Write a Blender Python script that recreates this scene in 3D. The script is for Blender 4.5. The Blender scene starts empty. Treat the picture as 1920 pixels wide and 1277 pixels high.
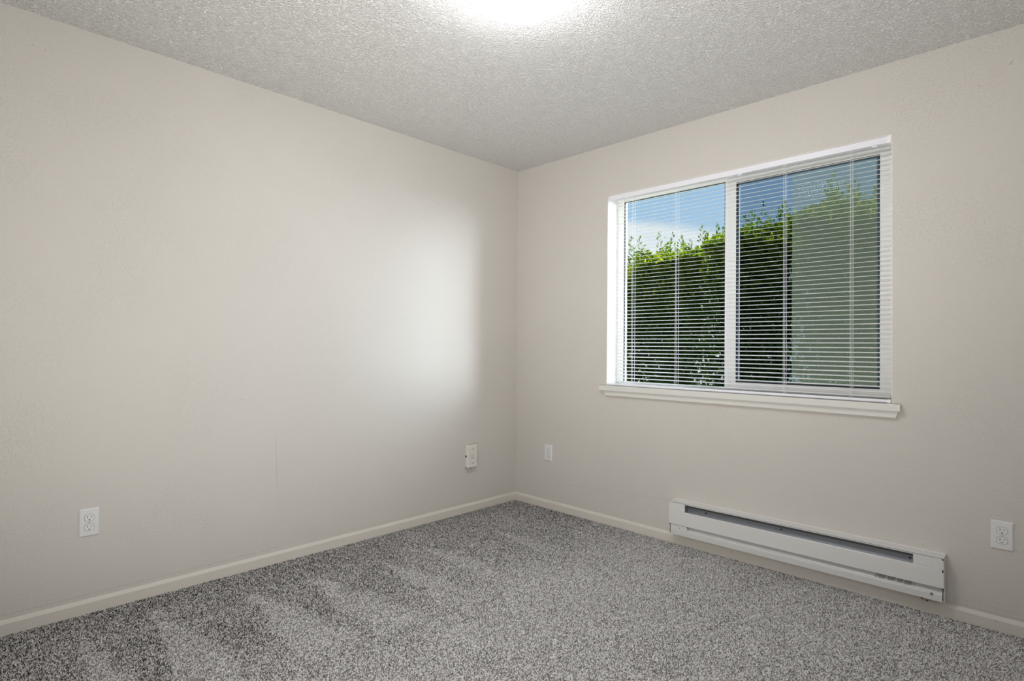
import bpy, math, random
import numpy as np
from mathutils import Vector, Matrix, Euler

S = bpy.context.scene
C = S.collection
R = math.radians

# ------------------------------------------------------------------ camera
FPX = 1059.1                                   # focal length in pixels of a 1920 wide frame
CAM = (2.9076, -3.0021, 1.1168)
YAW, PITCH, ROLL = 0.7776, 0.0123, 0.0090
f = Vector((-math.sin(YAW) * math.cos(PITCH), math.cos(YAW) * math.cos(PITCH), math.sin(PITCH)))
r0 = Vector((math.cos(YAW), math.sin(YAW), 0)); u0 = r0.cross(f)
rr = math.cos(ROLL) * r0 + math.sin(ROLL) * u0
uu = -math.sin(ROLL) * r0 + math.cos(ROLL) * u0
cd = bpy.data.cameras.new('camera')
cd.sensor_width = 36.0; cd.sensor_fit = 'HORIZONTAL'; cd.lens = 36.0 * FPX / 1920.0
cd.clip_start = 0.02; cd.clip_end = 200
cam = bpy.data.objects.new('camera', cd); C.objects.link(cam)
m = Matrix((rr, uu, -f)).transposed().to_4x4(); m.translation = CAM
cam.matrix_world = m
S.camera = cam

# ------------------------------------------------------------------ exposure
S.view_settings.view_transform = 'Standard'
S.view_settings.look = 'None'
S.view_settings.exposure = 0.0
S.view_settings.gamma = 1.0
S.view_settings.use_curve_mapping = False

LAMP_E = 34.5
SUN_E = 9.0
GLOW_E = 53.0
BOUNCE_E = 25.2
BEAM_E = 74.0

# ------------------------------------------------------------------ node helpers
class NT:
    def __init__(s, tree):
        s.t = tree; s.n = tree.nodes; s.l = tree.links
    def new(s, kind, **kw):
        n = s.n.new(kind)
        for k, v in kw.items(): setattr(n, k, v)
        return n
    def put(s, sock, v):
        if isinstance(v, bpy.types.NodeSocket): s.l.new(v, sock)
        elif v is not None: sock.default_value = v
    def math(s, op, a, b=None, c=None, clamp=False):
        n = s.new('ShaderNodeMath', operation=op, use_clamp=clamp)
        s.put(n.inputs[0], a)
        if b is not None: s.put(n.inputs[1], b)
        if c is not None: s.put(n.inputs[2], c)
        return n.outputs[0]
    def smooth(s, x, a, b, lo=0.0, hi=1.0):
        n = s.new('ShaderNodeMapRange', interpolation_type='SMOOTHSTEP')
        s.put(n.inputs['Value'], x)
        for k, v in (('From Min', a), ('From Max', b), ('To Min', lo), ('To Max', hi)): s.put(n.inputs[k], v)
        return n.outputs['Result']
    def mix(s, fac, a, b):
        n = s.new('ShaderNodeMix', data_type='RGBA')
        s.put(n.inputs[0], fac); s.put(n.inputs[6], a); s.put(n.inputs[7], b)
        return n.outputs[2]
    def noise(s, vec, scale, detail=2.0, rough=0.5, dist=0.0):
        n = s.new('ShaderNodeTexNoise')
        s.put(n.inputs['Vector'], vec); s.put(n.inputs['Scale'], scale)
        s.put(n.inputs['Detail'], detail); s.put(n.inputs['Roughness'], rough); s.put(n.inputs['Distortion'], dist)
        return n.outputs[0]

# ------------------------------------------------------------------ world: blue sky, a bank of cloud, added bright lobe out of view to light the left wall
W = bpy.data.worlds.new('world'); S.world = W; W.use_nodes = True
w = NT(W.node_tree); w.n.clear()
tc = w.new('ShaderNodeTexCoord').outputs['Generated']
sp = w.new('ShaderNodeSeparateXYZ'); w.l.new(tc, sp.inputs[0])
X_, Y_, Z_ = sp.outputs
blue = w.mix(w.smooth(Z_, 0.0, 0.55), (0.50, 0.70, 0.88, 1), (0.19, 0.40, 0.74, 1))
mp = w.new('ShaderNodeMapping'); w.l.new(tc, mp.inputs[0]); mp.inputs['Scale'].default_value = (1, 1, 2.6)
cn = w.noise(mp.outputs[0], 3.2, 6, 0.55, 0.4)
v_ = w.math('ADD', w.math('ADD', Z_, w.math('MULTIPLY', X_, 0.2)), w.math('MULTIPLY', w.math('SUBTRACT', cn, 0.5), 0.09))
bank = w.math('MULTIPLY', w.math('SUBTRACT', 1.0, w.smooth(v_, 0.094, 0.118)), w.math('SUBTRACT', 1.0, w.smooth(X_, -0.40, -0.27)))
bank = w.math('MULTIPLY', bank, w.smooth(cn, 0.25, 0.52, 0.55, 1.0))
cloud = w.math('MAXIMUM', bank, w.smooth(cn, 0.60, 0.80, 0.0, 0.5))
sky = w.mix(cloud, blue, (0.86, 0.89, 0.93, 1))
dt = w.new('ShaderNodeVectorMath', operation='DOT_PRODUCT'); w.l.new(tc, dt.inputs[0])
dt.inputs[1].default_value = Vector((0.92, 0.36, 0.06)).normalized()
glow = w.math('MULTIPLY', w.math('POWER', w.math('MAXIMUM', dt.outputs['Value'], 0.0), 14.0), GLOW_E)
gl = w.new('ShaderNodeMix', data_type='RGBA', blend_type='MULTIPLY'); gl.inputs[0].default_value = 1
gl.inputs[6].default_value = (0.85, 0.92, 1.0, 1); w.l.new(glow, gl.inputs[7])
gr = w.smooth(Z_, -0.12, -0.02)
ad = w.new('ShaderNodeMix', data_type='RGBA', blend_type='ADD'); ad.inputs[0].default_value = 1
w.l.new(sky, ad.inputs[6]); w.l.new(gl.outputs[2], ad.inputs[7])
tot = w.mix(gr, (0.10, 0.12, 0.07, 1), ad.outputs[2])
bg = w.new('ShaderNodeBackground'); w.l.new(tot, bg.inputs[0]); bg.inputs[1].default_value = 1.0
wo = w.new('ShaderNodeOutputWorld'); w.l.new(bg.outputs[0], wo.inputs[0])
W.cycles.sampling_method = 'MANUAL'; W.cycles.sample_map_resolution = 1024

# ------------------------------------------------------------------ sun: high, from the left beyond the window
sd = bpy.data.lights.new('sun', 'SUN'); sd.energy = SUN_E; sd.angle = R(1.2); sd.color = (1.0, 0.95, 0.86)
sun = bpy.data.objects.new('sun', sd); C.objects.link(sun)
sun.rotation_euler = Vector((-0.6, 0.35, 0.72)).to_track_quat('Z', 'Y').to_euler()

# ------------------------------------------------------------------ added fill lights below the view, aimed up at the ceiling
ld = bpy.data.lights.new('bounce_fill', 'AREA'); ld.shape = 'RECTANGLE'; ld.size = 1.0; ld.size_y = 0.5; ld.energy = BOUNCE_E
ld.color = (1.0, 0.975, 0.92)
lo_ = bpy.data.objects.new('bounce_fill', ld); C.objects.link(lo_); lo_.location = (2.35, -2.85, 0.45); ld.spread = R(140)
lo_.rotation_euler = Vector((0.85, -0.85, -1.0)).to_track_quat('Z', 'Y').to_euler()

sd2 = bpy.data.lights.new('ceiling_fill', 'SPOT'); sd2.energy = BEAM_E; sd2.spot_size = R(95); sd2.spot_blend = 1.0; sd2.shadow_soft_size = 0.12
sd2.color = (1.0, 0.985, 0.96)
so2 = bpy.data.objects.new('ceiling_fill', sd2); C.objects.link(so2); so2.location = (2.45, -2.85, 0.55)
so2.rotation_euler = Vector((0.85, -1.75, -1.87)).to_track_quat('Z', 'Y').to_euler()

# ------------------------------------------------------------------ materials
def mat(name, col, rough=0.5, metal=0.0, spec=0.5, bump=None, build=None):
    m = bpy.data.materials.new(name); m.use_nodes = True
    t = NT(m.node_tree); b = t.n['Principled BSDF']
    b.inputs['Base Color'].default_value = (*col, 1)
    b.inputs['Roughness'].default_value = rough
    b.inputs['Metallic'].default_value = metal
    b.inputs['Specular IOR Level'].default_value = spec
    co = t.new('ShaderNodeTexCoord').outputs['Object']
    if bump:                                    # (scale, strength, distance)
        h = t.noise(co, bump[0], 3, 0.55)
        bn = t.new('ShaderNodeBump'); bn.inputs['Strength'].default_value = bump[1]; bn.inputs['Distance'].default_value = bump[2]
        t.l.new(h, bn.inputs['Height']); t.l.new(bn.outputs[0], b.inputs['Normal'])
    if build: build(t, b, co)
    return m

def wall_nodes(t, b, co):                       # rolled orange-peel paint
    n1 = t.noise(co, 120, 2, 0.5, 0.15)
    n2 = t.noise(co, 210, 2, 0.5)
    blob = t.smooth(n1, 0.52, 0.68)
    h = t.math('ADD', blob, t.math('MULTIPLY', n2, 0.22))
    big = t.noise(co, 2.2, 2, 0.5)
    st = t.smooth(big, 0.35, 0.65, 0.35, 0.8)
    bn = t.new('ShaderNodeBump'); t.put(bn.inputs['Strength'], st); bn.inputs['Distance'].default_value = 0.0011
    t.l.new(h, bn.inputs['Height']); t.l.new(bn.outputs[0], b.inputs['Normal'])
M = {}
M['wall'] = mat('wall_paint', (0.650, 0.622, 0.585), 0.55, spec=0.25, build=wall_nodes)

def ceil_nodes(t, b, co):                       # sprayed popcorn / knockdown texture
    v = t.new('ShaderNodeTexVoronoi', feature='SMOOTH_F1'); v.inputs['Scale'].default_value = 125; v.inputs['Smoothness'].default_value = 0.4
    v.inputs['Randomness'].default_value = 1.0
    dn = t.new('ShaderNodeTexNoise'); dn.inputs['Scale'].default_value = 60; t.l.new(co, dn.inputs['Vector'])
    vm = t.new('ShaderNodeVectorMath', operation='MULTIPLY_ADD'); t.l.new(dn.outputs['Color'], vm.inputs[0])
    vm.inputs[1].default_value = (0.014,) * 3; t.l.new(co, vm.inputs[2]); t.l.new(vm.outputs[0], v.inputs['Vector'])
    h1 = t.smooth(v.outputs['Distance'], 0.55, 0.1)
    n1 = t.noise(co, 120, 3, 0.6, 0.3)
    h = t.math('ADD', t.math('MULTIPLY', h1, 0.55), t.smooth(n1, 0.38, 0.66))
    bn = t.new('ShaderNodeBump'); bn.inputs['Strength'].default_value = 1.0; bn.inputs['Distance'].default_value = 0.0055
    t.l.new(h, bn.inputs['Height']); t.l.new(bn.outputs[0], b.inputs['Normal'])
M['ceiling'] = mat('ceiling_texture', (0.90, 0.89, 0.875), 0.8, spec=0.15, build=ceil_nodes)
M['trim'] = mat('baseboard_paint', (0.70, 0.665, 0.61), 0.4, spec=0.4, bump=(30, 0.08, 0.001))
M['sill'] = mat('sill_paint', (0.74, 0.735, 0.70), 0.35, spec=0.4, bump=(40, 0.08, 0.001))
M['vinyl'] = mat('white_vinyl', (0.95, 0.945, 0.93), 0.35, spec=0.4, bump=(15, 0.02, 0.001))
M['reveal'] = mat('reveal_paint', (0.93, 0.92, 0.90), 0.6, spec=0.2, bump=(120, 0.15, 0.001))
M['slat'] = mat('blind_slat', (0.96, 0.95, 0.95), 0.4, spec=0.35, bump=(8, 0.02, 0.001))
M['rail'] = mat('blind_rail', (0.87, 0.865, 0.92), 0.35, spec=0.4, bump=(12, 0.02, 0.001))
M['cord'] = mat('blind_cord', (0.93, 0.93, 0.96), 0.7, spec=0.2, bump=(900, 0.3, 0.0005))
M['clear'] = mat('clear_plastic', (0.72, 0.80, 0.90), 0.15, spec=0.6, bump=(50, 0.02, 0.001))
M['black'] = mat('black_gasket', (0.012, 0.012, 0.013), 0.5, bump=(60, 0.05, 0.001))
M['plate'] = mat('white_plastic', (0.78, 0.78, 0.79), 0.28, spec=0.5, bump=(20, 0.02, 0.001))
M['plate_warm'] = mat('warm_white_plastic', (0.76, 0.73, 0.69), 0.4, spec=0.4, bump=(300, 0.12, 0.0006))
M['recept'] = mat('receptacle_plastic', (0.80, 0.80, 0.80), 0.3, bump=(20, 0.02, 0.001))
M['slot'] = mat('slot_dark', (0.01, 0.01, 0.01), 0.8, bump=(90, 0.05, 0.001))
M['steel'] = mat('dull_steel', (0.50, 0.50, 0.50), 0.35, metal=0.9, bump=(80, 0.05, 0.001))
M['brass'] = mat('aged_connector', (0.42, 0.38, 0.31), 0.4, metal=0.6, bump=(80, 0.1, 0.001))
M['heater'] = mat('heater_enamel', (0.75, 0.75, 0.745), 0.32, spec=0.45, bump=(25, 0.02, 0.001))
M['inner'] = mat('galvanised_steel', (0.30, 0.32, 0.36), 0.45, metal=0.35, bump=(35, 0.06, 0.001))
M['label'] = mat('rating_label', (0.62, 0.62, 0.62), 0.4, bump=(50, 0.02, 0.001))
M['ink'] = mat('label_ink', (0.10, 0.10, 0.11), 0.6, bump=(50, 0.02, 0.001))
M['siding'] = mat('sun_block_siding', (0.55, 0.50, 0.43), 0.8, bump=(14, 0.3, 0.004))
M['ground'] = mat('ground_grass', (0.10, 0.14, 0.05), 0.9, bump=(30, 0.6, 0.03))
M['bark'] = mat('shrub_bark', (0.13, 0.10, 0.07), 0.9, bump=(60, 0.6, 0.01))
M['pan'] = mat('lamp_pan', (0.62, 0.50, 0.40), 0.35, metal=0.6, bump=(20, 0.02, 0.001))
M['scuff'] = mat('scuff_mark', (0.36, 0.32, 0.28), 0.8, bump=(200, 0.2, 0.001))
M['hole'] = mat('wall_cavity', (0.035, 0.028, 0.02), 0.9, bump=(200, 0.2, 0.001))

def lamp_mat():
    m = bpy.data.materials.new('lit_glass'); m.use_nodes = True; t = NT(m.node_tree)
    b = t.n['Principled BSDF']; b.inputs['Base Color'].default_value = (0.9, 0.88, 0.84, 1); b.inputs['Roughness'].default_value = 0.4
    b.inputs['Emission Color'].default_value = (0.95, 0.965, 1.0, 1); b.inputs['Emission Strength'].default_value = LAMP_E
    return m
M['lamp'] = lamp_mat()

def glass_mat(name, tint, ior):
    m = bpy.data.materials.new(name); m.use_nodes = True; t = NT(m.node_tree); t.n.clear()
    tr = t.new('ShaderNodeBsdfTransparent'); tr.inputs[0].default_value = (*tint, 1)
    gl = t.new('ShaderNodeBsdfGlossy'); gl.inputs['Roughness'].default_value = 0.01
    fr = t.new('ShaderNodeFresnel'); fr.inputs['IOR'].default_value = ior
    mx = t.new('ShaderNodeMixShader'); t.l.new(fr.outputs[0], mx.inputs[0]); t.l.new(tr.outputs[0], mx.inputs[1]); t.l.new(gl.outputs[0], mx.inputs[2])
    o = t.new('ShaderNodeOutputMaterial'); t.l.new(mx.outputs[0], o.inputs[0])
    return m
M['glass'] = glass_mat('window_glass', (0.96, 0.98, 0.97), 1.08)
M['tinted'] = glass_mat('tinted_window_glass', (0.60, 0.65, 0.68), 1.08)

def haze_mat():                               # see-through sheet with the right pane's haze put into its colour
    m = bpy.data.materials.new('haze_film'); m.use_nodes = True; t = NT(m.node_tree); t.n.clear()
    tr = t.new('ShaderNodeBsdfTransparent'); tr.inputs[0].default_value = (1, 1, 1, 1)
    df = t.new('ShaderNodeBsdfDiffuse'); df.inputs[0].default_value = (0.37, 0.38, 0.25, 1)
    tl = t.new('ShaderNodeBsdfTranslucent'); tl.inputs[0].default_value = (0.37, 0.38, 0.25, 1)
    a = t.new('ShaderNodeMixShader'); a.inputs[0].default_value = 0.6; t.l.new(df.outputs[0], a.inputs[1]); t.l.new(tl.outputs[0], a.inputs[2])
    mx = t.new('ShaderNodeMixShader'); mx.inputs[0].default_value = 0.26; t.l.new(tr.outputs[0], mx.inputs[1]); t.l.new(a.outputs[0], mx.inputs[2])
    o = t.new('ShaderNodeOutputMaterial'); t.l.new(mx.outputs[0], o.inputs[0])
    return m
M['pane_haze'] = haze_mat()

def leaf_mat():
    m = bpy.data.materials.new('laurel_leaf'); m.use_nodes = True; t = NT(m.node_tree); t.n.clear()
    at = t.new('ShaderNodeAttribute', attribute_name='tone')
    cr = t.new('ShaderNodeValToRGB'); e = cr.color_ramp.elements
    e[0].position = 0.0; e[0].color = (0.024, 0.062, 0.028, 1)
    e[1].position = 1.0; e[1].color = (0.42, 0.40, 0.04, 1)
    x = e.new(0.45); x.color = (0.060, 0.115, 0.016, 1)
    x = e.new(0.82); x.color = (0.19, 0.24, 0.022, 1)
    t.l.new(at.outputs['Fac'], cr.inputs[0])
    b = t.new('ShaderNodeBsdfPrincipled'); t.l.new(cr.outputs[0], b.inputs['Base Color']); b.inputs['Roughness'].default_value = 0.5; b.inputs['Specular IOR Level'].default_value = 0.06
    tl = t.new('ShaderNodeBsdfTranslucent'); g = t.new('ShaderNodeMix', data_type='RGBA', blend_type='MULTIPLY'); g.inputs[0].default_value = 1
    t.l.new(cr.outputs[0], g.inputs[6]); g.inputs[7].default_value = (1.5, 1.7, 0.6, 1); t.l.new(g.outputs[2], tl.inputs[0])
    mx = t.new('ShaderNodeMixShader'); mx.inputs[0].default_value = 0.45; t.l.new(b.outputs[0], mx.inputs[1]); t.l.new(tl.outputs[0], mx.inputs[2])
    o = t.new('ShaderNodeOutputMaterial'); t.l.new(mx.outputs[0], o.inputs[0])
    return m
M['leaf'] = leaf_mat()

def carpet_mat(name):
    m = bpy.data.materials.new(name); m.use_nodes = True; t = NT(m.node_tree)
    b = t.n['Principled BSDF']; b.inputs['Roughness'].default_value = 0.95; b.inputs['Specular IOR Level'].default_value = 0.1
    at = t.new('ShaderNodeAttribute', attribute_name='tone')
    cr = t.new('ShaderNodeValToRGB'); e = cr.color_ramp.elements
    e[0].position = 0.0; e[0].color = (0.020, 0.017, 0.016, 1)
    e[1].position = 1.0; e[1].color = (0.97, 0.955, 0.945, 1)
    x = e.new(0.35); x.color = (0.36, 0.345, 0.34, 1)
    x = e.new(0.7); x.color = (0.84, 0.82, 0.81, 1)
    t.l.new(at.outputs['Fac'], cr.inputs[0]); t.l.new(cr.outputs[0], b.inputs['Base Color'])
    return m
M['pile'] = carpet_mat('carpet_yarn')
M['backing'] = mat('carpet_backing', (0.25, 0.235, 0.225), 0.95, bump=(300, 0.5, 0.004))

# ------------------------------------------------------------------ mesh helpers
class MB:
    def __init__(s): s.v = []; s.f = []
    def add(s, vs, fs):
        k = len(s.v); s.v += [tuple(p) for p in vs]; s.f += [tuple(i + k for i in q) for q in fs]; return s
    def box(s, x0, x1, y0, y1, z0, z1):
        vs = [(x, y, z) for z in (z0, z1) for y in (y0, y1) for x in (x0, x1)]
        return s.add(vs, [(0, 2, 3, 1), (4, 5, 7, 6), (0, 1, 5, 4), (2, 6, 7, 3), (0, 4, 6, 2), (1, 3, 7, 5)])
    def prism(s, prof, x0, x1):                 # profile in (y,z), extruded along x, closed loop
        n = len(prof); vs = [(x0, y, z) for y, z in prof] + [(x1, y, z) for y, z in prof]
        fs = [(i, (i + 1) % n, n + (i + 1) % n, n + i) for i in range(n)]
        return s.add(vs, fs + [tuple(range(n))[::-1], tuple(range(n, 2 * n))])
    def plate(s, outline, y0, y1):              # outline in (x,z), extruded along y
        n = len(outline); vs = [(x, y0, z) for x, z in outline] + [(x, y1, z) for x, z in outline]
        fs = [(i, (i + 1) % n, n + (i + 1) % n, n + i) for i in range(n)]
        return s.add(vs, fs + [tuple(range(n))[::-1], tuple(range(n, 2 * n))])
    def cyl(s, p, q, r, n=12, r2=None):
        p = Vector(p); q = Vector(q); d = (q - p).normalized(); r2 = r if r2 is None else r2
        a = d.orthogonal().normalized(); b = d.cross(a); vs = []
        for c, rad in ((p, r), (q, r2)):
            vs += [c + rad * (math.cos(2 * math.pi * i / n) * a + math.sin(2 * math.pi * i / n) * b) for i in range(n)]
        fs = [(i, (i + 1) % n, n + (i + 1) % n, n + i) for i in range(n)]
        return s.add(vs, fs + [tuple(range(n))[::-1], tuple(range(n, 2 * n))])
    def tube(s, pts, r, n=8):
        vs = []; fs = []; P = [Vector(p) for p in pts]
        a = None
        for i, p in enumerate(P):
            d = (P[min(i + 1, len(P) - 1)] - P[max(i - 1, 0)]).normalized()
            a = d.orthogonal().normalized() if a is None else (a - d * a.dot(d)).normalized()
            b = d.cross(a)
            vs += [p + r * (math.cos(2 * math.pi * k / n) * a + math.sin(2 * math.pi * k / n) * b) for k in range(n)]
        for i in range(len(P) - 1):
            for k in range(n): fs.append((i * n + k, i * n + (k + 1) % n, (i + 1) * n + (k + 1) % n, (i + 1) * n + k))
        return s.add(vs, fs + [tuple(range(n))[::-1], tuple(range((len(P) - 1) * n, len(P) * n))])
    def lathe(s, prof, n=64):                   # (r,z) open profile about z
        vs = []; fs = []
        for r, z in prof: vs += [(r * math.cos(2 * math.pi * i / n), r * math.sin(2 * math.pi * i / n), z) for i in range(n)]
        for j in range(len(prof) - 1):
            for i in range(n): fs.append((j * n + i, j * n + (i + 1) % n, (j + 1) * n + (i + 1) % n, (j + 1) * n + i))
        return s.add(vs, fs)
    def build(s, name, m, parent=None, bevel=0.0, smooth=False, seg=2):
        me = bpy.data.meshes.new(name); me.from_pydata(s.v, [], s.f); me.validate()
        import bmesh
        bm = bmesh.new(); bm.from_mesh(me); bmesh.ops.recalc_face_normals(bm, faces=bm.faces); bm.to_mesh(me); bm.free()
        me.materials.append(m)
        if smooth: me.polygons.foreach_set('use_smooth', [True] * len(me.polygons))
        o = bpy.data.objects.new(name, me); C.objects.link(o)
        if parent: o.parent = parent
        if bevel:
            b = o.modifiers.new('bevel', 'BEVEL'); b.width = bevel; b.segments = seg; b.limit_method = 'ANGLE'; b.angle_limit = R(40)
        return o

def empty(name, label, cat, loc=(0, 0, 0), rz=0.0, group=None):
    o = bpy.data.objects.new(name, None); C.objects.link(o); o.empty_display_size = 0.05
    o.location = loc; o.rotation_euler = (0, 0, rz); o['label'] = label; o['category'] = cat
    if group: o['group'] = group
    return o
def struct(o, label=None):
    o['kind'] = 'structure'
    if label: o['label'] = label
    return o

# ------------------------------------------------------------------ the room
H = 2.42; RX = 3.20; RY = -3.35; T = 0.16
WL, WR, WB, WT = 0.804, 2.345, 0.878, 2.093      # window opening
struct(MB().box(-T, RX + T, RY - T, T, -0.08, -0.006).build('floor', M['backing']), 'grey speckled carpet floor of the empty room')
struct(MB().box(-T, RX + T, RY - T, T, H, H + 0.12).build('ceiling', M['ceiling']), 'white ceiling with sprayed popcorn texture')
wall_left = struct(MB().box(-T, 0, RY - T, T, -0.02, H).build('wall_left', M['wall']), 'long greige wall left of the corner')
ww = MB()
ww.box(0, WL, 0, T, -0.02, H).box(WR, RX, 0, T, -0.02, H).box(WL, WR, 0, T, -0.02, WB - 0.03).box(WL, WR, 0, T, WT, H)
wall_window = struct(ww.build('wall_window', M['wall']), 'greige wall with the window, right of the corner')
struct(MB().box(RX, RX + T, RY - T, T, -0.02, H).build('wall_right', M['wall']))
# back wall with a flat closed door
bw = MB(); bw.box(0, 1.9, RY - T, RY, -0.02, H).box(2.7, RX, RY - T, RY, -0.02, H).box(1.9, 2.7, RY - T, RY, 2.04, H)
struct(bw.build('wall_back', M['wall']))
struct(MB().box(1.9, 2.7, RY - 0.09, RY - 0.05, -0.006, 2.04).build('door_1', M['sill']), 'white flush door in the back wall')

# baseboards: low board with an eased, lighter catching top edge
def base(name, label, axis, a, b, s=0.012, h=0.056):
    prof = [(0, -0.004), (-s, -0.004), (-s, h - 0.014), (-s * 0.55, h - 0.004), (-s * 0.2, h), (0, h)]
    mb = MB()
    if axis == 'x': mb.prism(prof, a, b)
    else:
        mb.prism(prof, a, b); mb.v = [(-y, x, z) for x, y, z in mb.v]
    return struct(mb.build(name, M['trim'], bevel=0.0012), label)
base('baseboard_left', 'low painted baseboard under the long left wall', 'y', RY, 0.0)
base('baseboard_window', 'low painted baseboard under the window wall', 'x', 0.0, RX)

# paint cracks, seams and dings in the wall paint
def marks(parent, name, pts, width, axis, m):
    mb = MB()
    for i in range(len(pts) - 1):
        (a, b), (c, d) = pts[i], pts[i + 1]
        dx, dz = c - a, d - b; L = math.hypot(dx, dz); nx, nz = -dz / L * width / 2, dx / L * width / 2
        q = [(a - nx, b - nz), (c - nx, d - nz), (c + nx, d + nz), (a + nx, b + nz)]
        if axis == 'window': mb.add([(x, -0.0006, z) for x, z in q] + [(x, 0.001, z) for x, z in q], [(0, 1, 2, 3), (4, 5, 6, 7), (0, 1, 5, 4), (1, 2, 6, 5), (2, 3, 7, 6), (3, 0, 4, 7)])
        else: mb.add([(0.0006, x, z) for x, z in q] + [(-0.001, x, z) for x, z in q], [(0, 1, 2, 3), (4, 5, 6, 7), (0, 1, 5, 4), (1, 2, 6, 5), (2, 3, 7, 6), (3, 0, 4, 7)])
    return mb.build(name, m, parent)
rnd = random.Random(3)
M['crack'] = mat('crack_line', (0.47, 0.43, 0.385), 0.8, bump=(200, 0.2, 0.001))
def wob(a, b, n, am):
    return [(a[0] + (b[0] - a[0]) * i / n, a[1] + (b[1] - a[1]) * i / n + rnd.uniform(-am, am)) for i in range(n + 1)]
marks(wall_left, 'seam_crack', [(x + rnd.uniform(-.002, .002), z) for z, x in [(0.66 - 0.27 * i / 9, -1.776 + 0.012 * i / 9) for i in range(10)]], 0.0008, 'left', M['crack'])
marks(wall_left, 'caulk_line', wob((-3.2, 0.073), (-1.75, 0.074), 40, 0.0012), 0.0009, 'left', M['crack'])
marks(wall_left, 'caulk_line', wob((-1.45, 0.072), (-0.35, 0.071), 30, 0.0012), 0.0007, 'left', M['crack'])
marks(wall_window, 'seam_crack', wob((0.393, 0.190), (1.25, 0.232), 24, 0.003), 0.0008, 'window', M['crack'])
marks(wall_window, 'caulk_line', wob((1.3, 0.0625), (3.1, 0.0655), 30, 0.0006), 0.0011, 'window', M['crack'])
marks(wall_window, 'caulk_line', wob((2.56, 0.085), (3.1, 0.088), 12, 0.001), 0.0009, 'window', M['crack'])
marks(wall_window, 'scuff', [(2.743, 2.270), (2.752, 2.283)], 0.0025, 'window', M['scuff'])
for x, z in ((2.647, 2.216), (2.457, 0.278), (1.40, 0.040), (1.62, 0.036), (2.01, 0.034), (2.70, 0.036)):
    y = 0.0 if z > 0.06 else -0.0122
    MB().cyl((x, y + 0.001, z), (x, y - 0.0006, z), 0.0022, 8).build('nail_hole', M['scuff'], wall_window)
for y, z in ((-1.947, 0.848), (-2.76, 2.291), (-2.72, 2.287), (-0.93, 0.50), (-0.98, 0.62), (-2.83, 0.16)):
    MB().cyl((-0.001, y, z), (0.0006, y, z), 0.0020, 8).build('nail_hole', M['scuff'], wall_left)

# ------------------------------------------------------------------ window
win = bpy.data.objects.new('window_1', None); C.objects.link(win); win.location = (0, 0, 0)
struct(win, 'white vinyl two-pane sliding window')
rv = MB()                                        # plastered returns of the opening
rv.box(WL - 0.004, WL + 0.002, 0.0005, 0.115, WB, WT).box(WR - 0.002, WR + 0.004, 0.0005, 0.115, WB, WT).box(WL, WR, 0.0005, 0.115, WT - 0.002, WT + 0.004)
rv.build('window_reveal', M['reveal'], win)
fr = MB()                                        # outer frame; the left pane is glazed straight into it
fr.box(WL, 0.8525, 0.115, 0.155, WB - 0.02, WT).box(2.296, WR, 0.115, 0.155, WB - 0.02, WT)
fr.box(0.8525, 2.296, 0.115, 0.155, 2.068, WT).box(0.8525, 2.296, 0.115, 0.155, WB - 0.02, 0.900)
fr.box(1.524, 1.572, 0.120, 0.155, 0.900, 2.068)
fr.build('window_frame', M['vinyl'], win, bevel=0.002)
sa = MB()                                        # sliding sash in front of the frame
sa.box(1.535, 1.598, 0.090, 0.1145, 0.892, 2.082).box(2.279, WR - 0.003, 0.090, 0.1145, 0.892, 2.082)
sa.box(1.598, 2.279, 0.090, 0.1145, 2.043, 2.082).box(1.598, 2.279, 0.090, 0.1145, 0.892, 0.936)
sash = sa.build('sash_frame', M['vinyl'], win, bevel=0.002)
def ring(x0, x1, z0, z1, w_, y0, y1):
    return MB().box(x0, x0 + w_, y0, y1, z0, z1).box(x1 - w_, x1, y0, y1, z0, z1).box(x0 + w_, x1 - w_, y0, y1, z0, z0 + w_).box(x0 + w_, x1 - w_, y0, y1, z1 - w_, z1)
ring(0.8525, 1.5242, 0.900, 2.068, 0.004, 0.118, 0.130).build('gasket', M['black'], win)
ring(1.598, 2.279, 0.936, 2.043, 0.005, 0.092, 0.104).build('gasket', M['black'], sash)
ring(1.603, 2.274, 0.941, 2.038, 0.009, 0.101, 0.106).build('glass_spacer', M['rail'], sash)
MB().box(0.8545, 1.5222, 0.124, 0.126, 0.902, 2.066).build('pane', M['glass'], win)
MB().box(1.600, 2.277, 0.097, 0.099, 0.938, 2.041).build('pane', M['tinted'], sash)
MB().box(1.872, 2.300, 0.148, 0.1485, 0.900, 2.068).build('haze_sheet', M['pane_haze'], win)  # added sheet standing in for haze over part of the pane
st = MB(); st.box(0.766, 2.381, -0.030, 0.0, 0.849, WB + 0.002); st.box(WL, WR, -0.001, 0.115, 0.849, WB + 0.002)
sill = st.build('window_sill', M['sill'], win, bevel=0.002)
MB().plate([(0.788, 0.849), (2.374, 0.849), (2.361, 0.818), (0.806, 0.818)], -0.016, 0.0).build('sill_apron', M['sill'], sill, bevel=0.0015)

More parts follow.
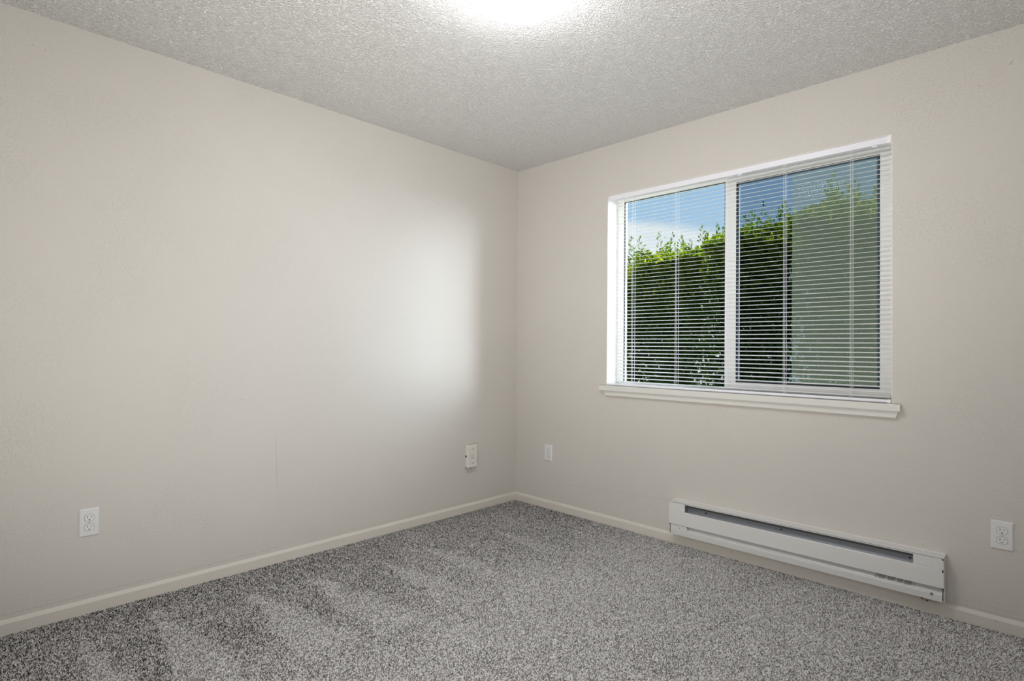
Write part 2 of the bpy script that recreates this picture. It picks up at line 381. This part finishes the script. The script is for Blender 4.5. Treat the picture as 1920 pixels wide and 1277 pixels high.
# ------------------------------------------------------------------ blind
BL = empty('window_blind', 'white horizontal mini blind lowered over the whole window with slats open', 'blind', ((WL + WR) / 2, 0.0, 0.883))
BO = Vector(BL.location)
def bl(mb): mb.v = [(x - BO.x, y - BO.y, z - BO.z) for x, y, z in mb.v]; return mb
bx0, bx1 = WL + 0.006, WR - 0.007
hr = MB().box(bx0 - 0.002, bx1 + 0.002, 0.002, 0.004, 2.060, 2.0895).box(bx0 - 0.002, bx1 + 0.002, 0.004, 0.036, 2.0845, 2.0895).box(bx0 - 0.002, bx1 + 0.002, 0.036, 0.038, 2.064, 2.0895).box(bx0, bx1, 0.004, 0.036, 2.060, 2.062)
hd = bl(hr).build('headrail', M['rail'], BL)
bl(MB().box(bx1 - 0.012, bx1 + 0.004, -0.001, 0.040, 2.058, 2.0905)).build('rail_end_bracket', M['vinyl'], hd, bevel=0.001)
bl(MB().prism([(0.008, 0.8815), (0.034, 0.8815), (0.036, 0.886), (0.034, 0.896), (0.008, 0.896), (0.006, 0.886)], bx0, bx1)).build('bottom_rail', M['rail'], BL, bevel=0.0015)
bl(MB().box(bx1 - 0.012, bx1 + 0.001, 0.0045, 0.0375, 0.8808, 0.8972)).build('rail_end_cap', M['vinyl'], BL, bevel=0.001)
PITCHZ = 0.02215; NS = 52; TILT = R(10.5); SW = 0.0245
sl = MB()
for k in range(NS):
    zc = 0.8965 + 0.0125 + k * PITCHZ
    if zc > 2.057: break
    pr = []
    for i in range(7):
        tt = -1 + 2 * i / 6; yy = tt * SW / 2; zz = 0.0021 * (1 - tt * tt)
        pr.append((0.021 + yy * math.cos(TILT) - zz * math.sin(TILT), zc + yy * math.sin(TILT) + zz * math.cos(TILT)))
    lo = [(y, z - 0.0003) for y, z in pr][::-1]
    sl.prism(pr + lo, bx0 + 0.001, bx1 - 0.001)
bl(sl).build('slats', M['slat'], BL)
for x in (0.985, 1.280, 1.578, 1.880, 2.180):
    c = MB()
    for xx, yy in ((x - 0.003, 0.0075), (x + 0.003, 0.0345), (x + 0.0045, 0.0075)):
        c.cyl((xx, yy, 0.892), (xx, yy, 2.061), 0.00085, 6)
    bl(c).build('ladder_cord', M['cord'], BL)
wd = bl(MB().tube([(0.926, -0.004, 2.052), (0.9262, -0.0045, 2.03), (0.9245, -0.004, 1.285)], 0.0036, 6)).build('tilt_wand', M['vinyl'], BL)
bl(MB().tube([(0.9235, 0.012, 2.062), (0.9235, -0.003, 2.060), (0.9255, -0.0055, 2.048), (0.927, -0.003, 2.040)], 0.0012, 6)).build('wand_hook', M['steel'], wd)
for x in (0.905, 1.655, 2.275):
    bl(MB().box(x - 0.011, x + 0.011, -0.0005, 0.0015, 2.052, 2.062).box(x - 0.008, x + 0.008, 0.0, 0.006, 2.050, 2.0525)).build('valance_clip', M['clear'], BL, bevel=0.0006)
for x in (0.985, 1.280, 1.578, 1.880, 2.180):
    bl(MB().cyl((x, 0.021, 0.8817), (x, 0.021, 0.8806), 0.004, 10).box(x - 0.004, x + 0.004, 0.003, 0.0065, 0.887, 0.893)).build('cord_plug', M['vinyl'], BL)

# ------------------------------------------------------------------ outlets
def oval(rx, rz, cx=0.0, cz=0.0, n=40):
    return [(cx + rx * math.cos(a), cz + max(-rz, min(rz, rx * math.sin(a)))) for a in [2 * math.pi * i / n for i in range(n)]]
def wall_plate(parent, m, wd_=0.070, ht=0.1145, th=0.0055, y0=0.0):
    ow, oh, iw, ih = wd_ / 2, ht / 2, wd_ / 2 - 0.0045, ht / 2 - 0.0045
    mb = MB(); vs = []
    for (a, b, y) in ((ow, oh, y0), (ow, oh, y0 - th * 0.35), (iw, ih, y0 - th)):
        vs += [(-a, y, -b), (a, y, -b), (a, y, b), (-a, y, b)]
    fs = [(0, 1, 2, 3), (8, 9, 10, 11)]
    for k in (0, 4):
        for i in range(4): fs.append((k + i, k + (i + 1) % 4, k + 4 + (i + 1) % 4, k + 4 + i))
    mb.add(vs, fs)
    return mb.build('cover_plate', m, parent, bevel=0.0008)
def outlet(label, loc, rz):
    t = empty('duplex_outlet', label, 'outlet', loc, rz, 'duplex wall outlets')
    wall_plate(t, M['plate'])
    for s in (1, -1):
        cz = s * 0.0195
        g = MB().plate(oval(0.0178, 0.0146, 0, cz), -0.0040, -0.00562); g.build('receptacle_gap', M['slot'], t)
        r = MB().plate(oval(0.0170, 0.0138, 0, cz), -0.0045, -0.0072).build('receptacle', M['recept'], t, bevel=0.0006)
        MB().box(-0.0073, -0.0053, -0.0075, -0.0068, cz - 0.0005, cz + 0.0082).build('slot', M['slot'], r)
        MB().box(0.0052, 0.0070, -0.0075, -0.0068, cz + 0.0005, cz + 0.0076).build('slot', M['slot'], r)
        MB().plate([(-0.0029, cz - 0.0098), (0.0029, cz - 0.0098)] + [(0.0029 * math.cos(a), cz - 0.0086 + 0.0026 * math.sin(a)) for a in (0.0, 0.5, 1.05, 1.57, 2.1, 2.64, 3.14)], -0.0068, -0.0075).build('ground_hole', M['slot'], r)
    MB().cyl((0, -0.0052, 0), (0, -0.0066, 0), 0.0033, 14).build('screw', M['steel'], t)
    return t
outlet('white duplex outlet low on the long left wall', (0, -2.550, 0.3735), R(90))
outlet('small distant white duplex outlet just right of the room corner', (0.320, 0, 0.383), 0)
outlet('white duplex outlet low on the wall right of the baseboard heater', (2.718, 0, 0.3815), 0)

# ------------------------------------------------------------------ coax jack box on the left wall
cj = empty('cable_jack', 'raised white cable jack box near the corner with clipped wires below', 'cable jack', (0, -0.452, 0.379), R(90))
MB().box(-0.041, 0.041, -0.026, 0.0, -0.072, 0.072).build('mounting_box', M['plate_warm'], cj, bevel=0.002)
cp = MB(); a, b = 0.045, 0.0775
cp.add([(-a, -0.026, -b), (a, -0.026, -b), (a, -0.026, b), (-a, -0.026, b), (-a + .004, -0.034, -b + .004), (a - .004, -0.034, -b + .004), (a - .004, -0.034, b - .004), (-a + .004, -0.034, b - .004)],
       [(0, 1, 2, 3), (4, 5, 6, 7), (0, 1, 5, 4), (1, 2, 6, 5), (2, 3, 7, 6), (3, 0, 4, 7)])
cp.build('cover_plate', M['plate_warm'], cj, bevel=0.001)
for z in (0.047, -0.047): MB().cyl((0, -0.033, z), (0, -0.0346, z), 0.0032, 12).build('screw', M['slot'], cj)
jk = MB().cyl((0, -0.033, 0), (0, -0.036, 0), 0.0095, 6).cyl((0, -0.036, 0), (0, -0.045, 0), 0.0050, 16); jk.build('coax_connector', M['plate'], cj)
MB().cyl((0, -0.0338, 0), (0, -0.0350, 0), 0.0115, 20).build('connector_gap', M['inner'], cj)
MB().box(-0.0425, -0.040, -0.019, -0.007, -0.006, 0.006).build('side_notch', M['slot'], cj)
for x in (-0.014, 0.010):
    MB().tube([(x, -0.016, -0.070), (x + 0.001, -0.017, -0.083), (x - 0.002, -0.022, -0.092), (x - 0.006, -0.024, -0.094)], 0.0028, 8).build('wire', M['plate_warm'], cj, smooth=True)
MB().box(-0.034, 0.034, -0.0265, -0.004, -0.0745, -0.0715).build('box_shadow_gap', M['slot'], cj)

# ------------------------------------------------------------------ baseboard heater
HX, HZ = 1.283, 0.066; HL = 1.256
he = empty('baseboard_heater', 'long white electric baseboard heater on the wall below the window', 'heater', (HX, 0, HZ))
he.rotation_euler[1] = -0.0045
M['baffle'] = mat('shaded_baffle', (0.13, 0.13, 0.13), 0.5, metal=0.2, bump=(35, 0.05, 0.001))
MB().box(0.002, HL - 0.002, -0.004, 0.0, 0.004, 0.182).build('back_plate', M['inner'], he)
MB().prism([(0, 0.190), (-0.006, 0.187), (-0.0640, 0.1855), (-0.0648, 0.1848), (-0.0648, 0.1842), (-0.0635, 0.1838), (-0.006, 0.1845), (0, 0.1860)], 0.0, HL).build('top_hood', M['heater'], he, bevel=0.0008)
MB().prism([(-0.0645, 0.1785), (-0.0645, 0.1820), (-0.0600, 0.1820), (-0.0600, 0.1785)], 0.098, 1.151).build('front_rail', M['heater'], he, bevel=0.0004)
fp = MB().prism([(-0.065, 0.0600), (-0.065, 0.1335), (-0.0625, 0.1365), (-0.056, 0.1365), (-0.056, 0.134), (-0.0615, 0.134), (-0.0632, 0.132), (-0.0632, 0.0600)], 0.0, HL)
fp.build('front_panel', M['heater'], he, bevel=0.0006)
for (a, b, nm) in ((0.0, 0.098, 'end_cover'), (1.151, HL, 'end_cover')):
    MB().prism([(-0.0645, 0.137), (-0.0645, 0.1820), (-0.0600, 0.1820), (-0.0600, 0.137)], a, b).build(nm, M['heater'], he, bevel=0.0006)
    MB().box(a + (0.0965 if a == 0 else 0.0), (b if a == 0 else a + 0.0015), -0.060, -0.004, 0.10, 0.1785).build('divider', M['inner'], he)
rf = MB().prism([(-0.060, 0.176), (-0.030, 0.150), (-0.028, 0.150), (-0.010, 0.180), (-0.008, 0.180), (-0.027, 0.1465), (-0.031, 0.1465), (-0.061, 0.174)], 0.098, 1.151)
rf.v = [(x, y, z) for x, y, z in rf.v]
# deflector: upper baffle sloping back, its shade put into the dark colour, pale inner strip below it
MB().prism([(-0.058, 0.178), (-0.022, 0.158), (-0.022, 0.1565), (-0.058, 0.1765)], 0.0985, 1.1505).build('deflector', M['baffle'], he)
strip = MB().prism([(-0.0225, 0.158), (-0.0215, 0.158), (-0.040, 0.125), (-0.0412, 0.1255)], 0.0985, 1.1505).build('inner_strip', M['inner'], he)
for i, x in enumerate((0.155, 0.205, 0.305, 0.44, 0.575, 0.60, 0.72, 0.86, 1.0, 1.135)):
    big = i in (1, 5, 9); z = 0.148
    y = -0.0225 - (0.158 - z) * 0.0187 / 0.0325
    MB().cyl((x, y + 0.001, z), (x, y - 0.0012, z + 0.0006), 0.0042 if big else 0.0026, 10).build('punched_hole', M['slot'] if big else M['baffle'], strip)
# lower air inlet pan
MB().prism([(-0.030, 0.068), (-0.0285, 0.068), (-0.052, 0.0335), (-0.056, 0.0310), (-0.0572, 0.0275), (-0.0545, 0.0015), (-0.004, 0.0015), (-0.004, 0.0), (-0.0558, 0.0), (-0.0588, 0.0280), (-0.0575, 0.0325), (-0.0530, 0.0350)], 0.008, HL - 0.006).build('lower_pan', M['heater'], he, bevel=0.0004)
MB().plate([(0.010, 0.0620), (0.104, 0.0620), (0.116, 0.0310), (0.010, 0.0310)], -0.0560, -0.0592).build('lower_end_cover', M['heater'], he, bevel=0.0005)
MB().cyl((0.064, -0.058, 0.042), (0.064, -0.0610, 0.042), 0.0033, 12).build('screw', M['steel'], he)
sc = MB().cyl((1.214, -0.050, 0.0265), (1.214, -0.0600, 0.0262), 0.0050, 14).build('screw', M['slot'], he)
MB().cyl((1.214, -0.059, 0.0262), (1.214, -0.0608, 0.0260), 0.0034, 12).build('screw_head', M['steel'], sc)
for a, b in ((0, 0.002), (HL - 0.0025, HL)):
    MB().prism([(0, 0.0), (-0.0555, 0.0), (-0.0585, 0.028), (-0.054, 0.036), (-0.050, 0.045), (-0.063, 0.058), (-0.0645, 0.1835), (0, 0.189)], a, b).build('end_plate', M['heater'], he)
for z0, z1 in ((0.176, 0.183), (0.126, 0.137), (0.054, 0.061)):
    MB().box(HL - 0.0052, HL - 0.0012, -0.0662, -0.060, z0, z1).build('corner_notch', M['slot'], he)
# rating label with rows of tiny print, on the slope of the inlet
lab = MB(); y0, z0, y1, z1 = -0.0392, 0.0548, -0.0522, 0.0362
def onslope(x, t, off=0.0004):
    n = Vector((z0 - z1, -(y0 - y1))).normalized()
    return (x, y0 + (y1 - y0) * t - n.x * off, z0 + (z1 - z0) * t - n.y * off * -1)
q = [onslope(1.008, 0), onslope(1.156, 0), onslope(1.156, 1), onslope(1.008, 1)]
lb = lab.add(q + [(x, y + 0.0003, z - 0.0003) for x, y, z in q], [(0, 1, 2, 3), (4, 5, 6, 7), (0, 1, 5, 4), (1, 2, 6, 5), (2, 3, 7, 6), (3, 0, 4, 7)]).build('rating_label', M['label'], he)
ink = MB(); rr_ = random.Random(5)
for (xa, xb) in ((1.018, 1.047), (1.056, 1.084), (1.092, 1.112), (1.117, 1.146)):
    for row in range(4):
        x = xa; t0 = 0.16 + row * 0.2
        while x < xb - 0.002 * row:
            L = rr_.uniform(0.002, 0.005); e = min(x + L, xb)
            ink.add([onslope(x, t0, .0007), onslope(e, t0, .0007), onslope(e, t0 + 0.11, .0007), onslope(x, t0 + 0.11, .0007)], [(0, 1, 2, 3)])
            x = e + 0.0009
ink.build('label_print', M['ink'], lb)
MB().add([onslope(1.012, 0, .0007), onslope(1.0135, 0, .0007), onslope(1.0105, 1, .0007), onslope(1.009, 1, .0007)], [(0, 1, 2, 3)]).build('label_bar', M['slot'], lb)

# broken opening and cable clamp in the wall below the heater's right end
MB().plate([(2.436, 0.0655), (2.448, 0.0570), (2.458, 0.0490), (2.474, 0.0455), (2.482, 0.0530), (2.500, 0.0530), (2.514, 0.0575), (2.516, 0.0620), (2.506, 0.0740), (2.436, 0.0740)], -0.0138, 0.002).build('broken_plaster', M['hole'], wall_window)
cc = empty('cable_clamp', 'small round cable clamp in the wall under the heater right end', 'cable clamp', (2.468, -0.004, 0.0560))
MB().cyl((0, 0.0, 0), (0, -0.020, 0), 0.0075, 18).build('clamp_ring', M['brass'], cc, bevel=0.0008)
MB().cyl((0.006, -0.012, 0.001), (0.040, -0.012, -0.001), 0.0030, 10).build('cable_end', M['brass'], cc)

# ------------------------------------------------------------------ ceiling lamp
cl = empty('ceiling_lamp', 'round lit white glass flush ceiling lamp cut off by the top edge', 'ceiling lamp', (1.540, -1.591, H))
MB().lathe([(0.0, 0.0), (0.190, 0.0), (0.196, -0.004), (0.1965, -0.030), (0.190, -0.034), (0.0, -0.034)]).build('base_pan', M['pan'], cl, smooth=False)
dm = MB(); pf = []
for i in range(15):
    a = math.pi / 2 * i / 14
    pf.append((0.1925 * math.cos(a) ** 0.72 if i < 14 else 0.0, -0.030 - 0.078 * math.sin(a)))
dm.lathe(pf).build('glass_shade', M['lamp'], cl, smooth=True)

# ------------------------------------------------------------------ carpet pile
rng = np.random.default_rng(11)
SP = 0.0037
gx = np.arange(0.010, 3.19, SP); gy = np.arange(-3.33, -0.008, SP)
PX, PY = np.meshgrid(gx, gy); PX = PX.ravel(); PY = PY.ravel()
PX = PX + rng.uniform(-.5, .5, PX.size) * SP; PY = PY + rng.uniform(-.5, .5, PY.size) * SP
keep = (PX > 0.010) & (PY < -0.010) & ((PX - 2.9076) * -math.sin(YAW) + (PY + 3.0021) * math.cos(YAW) > 1.2)
PX, PY = PX[keep], PY[keep]; N = PX.size
def vnoise(x, y, s, seed):
    g = np.random.default_rng(seed).uniform(0, 1, (256, 256)); x = x * s + 40; y = y * s + 40
    i = np.floor(x).astype(int); j = np.floor(y).astype(int); fx = x - i; fy = y - j
    fx = fx * fx * (3 - 2 * fx); fy = fy * fy * (3 - 2 * fy); i &= 255; j &= 255; i1 = (i + 1) & 255; j1 = (j + 1) & 255
    return (g[i, j] * (1 - fx) + g[i1, j] * fx) * (1 - fy) + (g[i, j1] * (1 - fx) + g[i1, j1] * fx) * fy
wx = PX + (vnoise(PX, PY, 9, 1) - .5) * .10; wy = PY + (vnoise(PX, PY, 9, 2) - .5) * .05
sm = lambda v, a, b: np.clip((v - a) / (b - a), 0, 1) ** 2 * (3 - 2 * np.clip((v - a) / (b - a), 0, 1))
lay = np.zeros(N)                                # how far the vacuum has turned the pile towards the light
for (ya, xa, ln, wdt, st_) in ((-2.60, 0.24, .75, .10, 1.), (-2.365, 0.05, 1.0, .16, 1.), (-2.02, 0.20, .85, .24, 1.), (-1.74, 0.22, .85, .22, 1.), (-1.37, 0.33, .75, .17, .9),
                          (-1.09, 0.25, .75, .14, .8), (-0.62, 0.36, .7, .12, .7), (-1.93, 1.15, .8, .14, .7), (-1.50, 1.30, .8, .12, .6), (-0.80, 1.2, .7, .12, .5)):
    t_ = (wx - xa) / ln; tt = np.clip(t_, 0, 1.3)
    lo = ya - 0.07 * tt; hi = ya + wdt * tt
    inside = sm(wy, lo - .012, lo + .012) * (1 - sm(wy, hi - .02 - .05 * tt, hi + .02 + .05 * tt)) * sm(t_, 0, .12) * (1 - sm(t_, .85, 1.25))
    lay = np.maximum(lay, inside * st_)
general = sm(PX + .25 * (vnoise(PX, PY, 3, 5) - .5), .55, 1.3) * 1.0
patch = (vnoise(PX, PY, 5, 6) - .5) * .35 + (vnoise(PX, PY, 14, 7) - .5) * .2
edge = np.minimum(PX, -PY); edge_shade = (1 - sm(edge, .03, .35)) * .25  # shade along the walls, put into the pile tone
lift = np.clip(np.maximum(lay, general) + patch - edge_shade, -.4, 1.2)
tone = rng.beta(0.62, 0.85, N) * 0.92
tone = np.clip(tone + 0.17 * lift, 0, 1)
hgt = 0.0040 + rng.uniform(-.0014, .0016, N)
ang = rng.uniform(0, 2 * np.pi, N); rad = SP * rng.uniform(.60, .95, N)
lx = rng.normal(0, .0018, N) + .0012 * lift; ly = rng.normal(0, .0018, N)
V = np.zeros((N, 4, 3))
for k in range(3):
    a_ = ang + k * 2 * np.pi / 3
    V[:, k, 0] = PX + rad * np.cos(a_); V[:, k, 1] = PY + rad * np.sin(a_); V[:, k, 2] = -0.0048
V[:, 3, 0] = PX + lx; V[:, 3, 1] = PY + ly; V[:, 3, 2] = -0.0040 + hgt
V[:, :, 0] = np.maximum(V[:, :, 0], 0.0035); V[:, :, 1] = np.minimum(V[:, :, 1], -0.0035)
F = (np.array([[0, 1, 3], [1, 2, 3], [2, 0, 3]])[None] + 4 * np.arange(N)[:, None, None]).reshape(-1)
me = bpy.data.meshes.new('carpet_pile'); me.vertices.add(4 * N); me.vertices.foreach_set('co', V.ravel().astype(np.float32))
me.loops.add(F.size); me.loops.foreach_set('vertex_index', F.astype(np.int32))
me.polygons.add(F.size // 3); me.polygons.foreach_set('loop_start', np.arange(0, F.size, 3, dtype=np.int32))
me.update(calc_edges=True)
at = me.attributes.new('tone', 'FLOAT', 'POINT'); at.data.foreach_set('value', np.repeat(tone, 4).astype(np.float32))
me.materials.append(M['pile'])
cpile = bpy.data.objects.new('carpet_pile', me); C.objects.link(cpile)
cpile['kind'] = 'stuff'; cpile['label'] = 'short grey and brown speckled carpet pile with vacuum streaks'; cpile['category'] = 'carpet'

# ------------------------------------------------------------------ outside
struct(MB().box(-14, 12, T + 0.02, 16, -0.5, -0.4).build('ground', M['ground']), 'grass ground outside the window')
struct(MB().box(-0.30, -0.02, T, 1.24, -0.4, 2.9).build('wall_sun_block', M['siding']), 'added unseen wall left of the window, blocks the sun')  # added out of view to block sun from the left

def shrub(name, label, cx, cy, wx_, dy, top, n, seed, bias):
    o = empty(name, label, 'shrub', (cx, cy, -0.4), 0, 'laurel hedge outside the window')
    g = np.random.default_rng(seed)
    # trunk
    tr = MB()
    for k in range(4):
        a = g.uniform(-.25, .25); tr.tube([(a * .3, 0, 0), (a, g.uniform(-.1, .1), 1.2), (a * 2.2, g.uniform(-.2, .2), top - .2)], 0.035, 7)
    tr.build('trunk', M['bark'], o)
    # height profile with pointed leaders
    lead = [(g.uniform(-wx_ / 2, wx_ / 2), g.uniform(-dy * .3, dy * .3), g.uniform(.18, .55), g.uniform(.10, .17)) for _ in range(int(9 * wx_))]
    x = g.uniform(-wx_ / 2 + .105, wx_ / 2 - .105, n); y = -dy / 2 + dy * g.beta(.75, 1.5, n)
    env = top + .4 + bias * x
    bump = vnoise(x + cx, y + seed, 1.6, 30) * .55 - .35
    peak = np.zeros(n)
    for (a, b, hh, rd) in lead:
        d = np.hypot(x - a, (y - b) * .6) / rd; peak = np.maximum(peak, hh * np.clip(1 - d, 0, 1))
    zt = env + bump * .6 - .25 * np.abs(y / (dy / 2)) ** 2
    fz = g.beta(1.6, 1.0, n)
    z = zt * fz
    topm = g.uniform(0, 1, n) < .16
    z = np.where(topm, zt - g.exponential(.12, n) + peak * g.uniform(.2, 1, n), z)
    z = np.clip(z, .02, None)
    sz = g.uniform(.075, .13, n) * .55
    az = g.uniform(0, 2 * np.pi, n); el = g.uniform(-.3, 1.25, n)
    # upright young shoots: whorls of leaves along a thin leader
    k = 0
    for (a, b, hh, rd) in lead:
        zi = top + .4 + bias * a + (vnoise(np.array([a + cx]), np.array([b + seed]), 1.6, 30)[0] * .55 - .35) * .6 - .05
        for q_ in range(24):
            t_ = q_ / 23; rr2 = .05 * (1 - t_) + .008; a2 = g.uniform(0, 6.28)
            x[k] = np.clip(a + rr2 * math.cos(a2), -wx_ / 2 + .105, wx_ / 2 - .105); y[k] = b + rr2 * math.sin(a2) - dy * .2; z[k] = zi - .12 + (hh + .12) * t_
            az[k] = a2; el[k] = .35 + .8 * t_; sz[k] = .056 - .018 * t_; k += 1
    zt = np.maximum(zt, z)
    # leaf: bent 6 vertex blade
    d = np.stack([np.cos(az) * np.cos(el), np.sin(az) * np.cos(el), np.sin(el)], 1)
    s_ = np.cross(d, g.normal(0, 1, (n, 3))); s_ /= np.linalg.norm(s_, axis=1)[:, None]
    nn = np.cross(s_, d)
    P = np.stack([x, y, z], 1); L = sz[:, None] * 2
    VV = np.zeros((n, 6, 3))
    VV[:, 0] = P; VV[:, 1] = P + d * L * .45 + s_ * L * .22 + nn * L * .05; VV[:, 2] = P + d * L + nn * L * -.10
    VV[:, 3] = P + d * L * .45 - s_ * L * .22 + nn * L * .05; VV[:, 4] = P + d * L * .45; VV[:, 5] = P + d * L * .8 - nn * L * .03
    q = np.array([[0, 1, 4], [1, 5, 4], [1, 2, 5], [0, 4, 3], [4, 5, 3], [5, 2, 3]])
    FF = (q[None] + 6 * np.arange(n)[:, None, None]).reshape(-1)
    me = bpy.data.meshes.new('foliage'); me.vertices.add(6 * n); me.vertices.foreach_set('co', VV.ravel().astype(np.float32))
    me.loops.add(FF.size); me.loops.foreach_set('vertex_index', FF.astype(np.int32))
    me.polygons.add(FF.size // 3); me.polygons.foreach_set('loop_start', np.arange(0, FF.size, 3, dtype=np.int32)); me.update(calc_edges=True)
    # leaf tone runs lighter and yellower towards the top
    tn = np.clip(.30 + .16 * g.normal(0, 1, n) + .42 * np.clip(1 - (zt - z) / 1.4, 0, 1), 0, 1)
    tn[:k] = g.uniform(.3, .62, k)
    a_ = me.attributes.new('tone', 'FLOAT', 'POINT'); a_.data.foreach_set('value', np.repeat(tn, 6).astype(np.float32))
    me.materials.append(M['leaf'])
    fo = bpy.data.objects.new('foliage', me); C.objects.link(fo); fo.parent = o
    return o
HY = 7.6
for lb_, cx_, tp_, sd_, bi_ in (
        ('laurel shrub at the far left of the window view', -4.40, 2.95, 1, 0.0),
        ('laurel shrub with tall shoots seen through the middle of the left pane', -2.80, 3.05, 2, 0.08),
        ('laurel shrub standing behind the middle post of the window', -1.20, 3.25, 3, 0.05),
        ('tallest laurel shrub, seen through the middle of the right pane', 0.40, 3.50, 4, 0.03),
        ('laurel shrub at the far right of the window view', 2.00, 3.40, 5, -0.03)):
    shrub('laurel_shrub', lb_, cx_, HY, 1.6, 1.5, tp_, 20000, sd_, bi_)
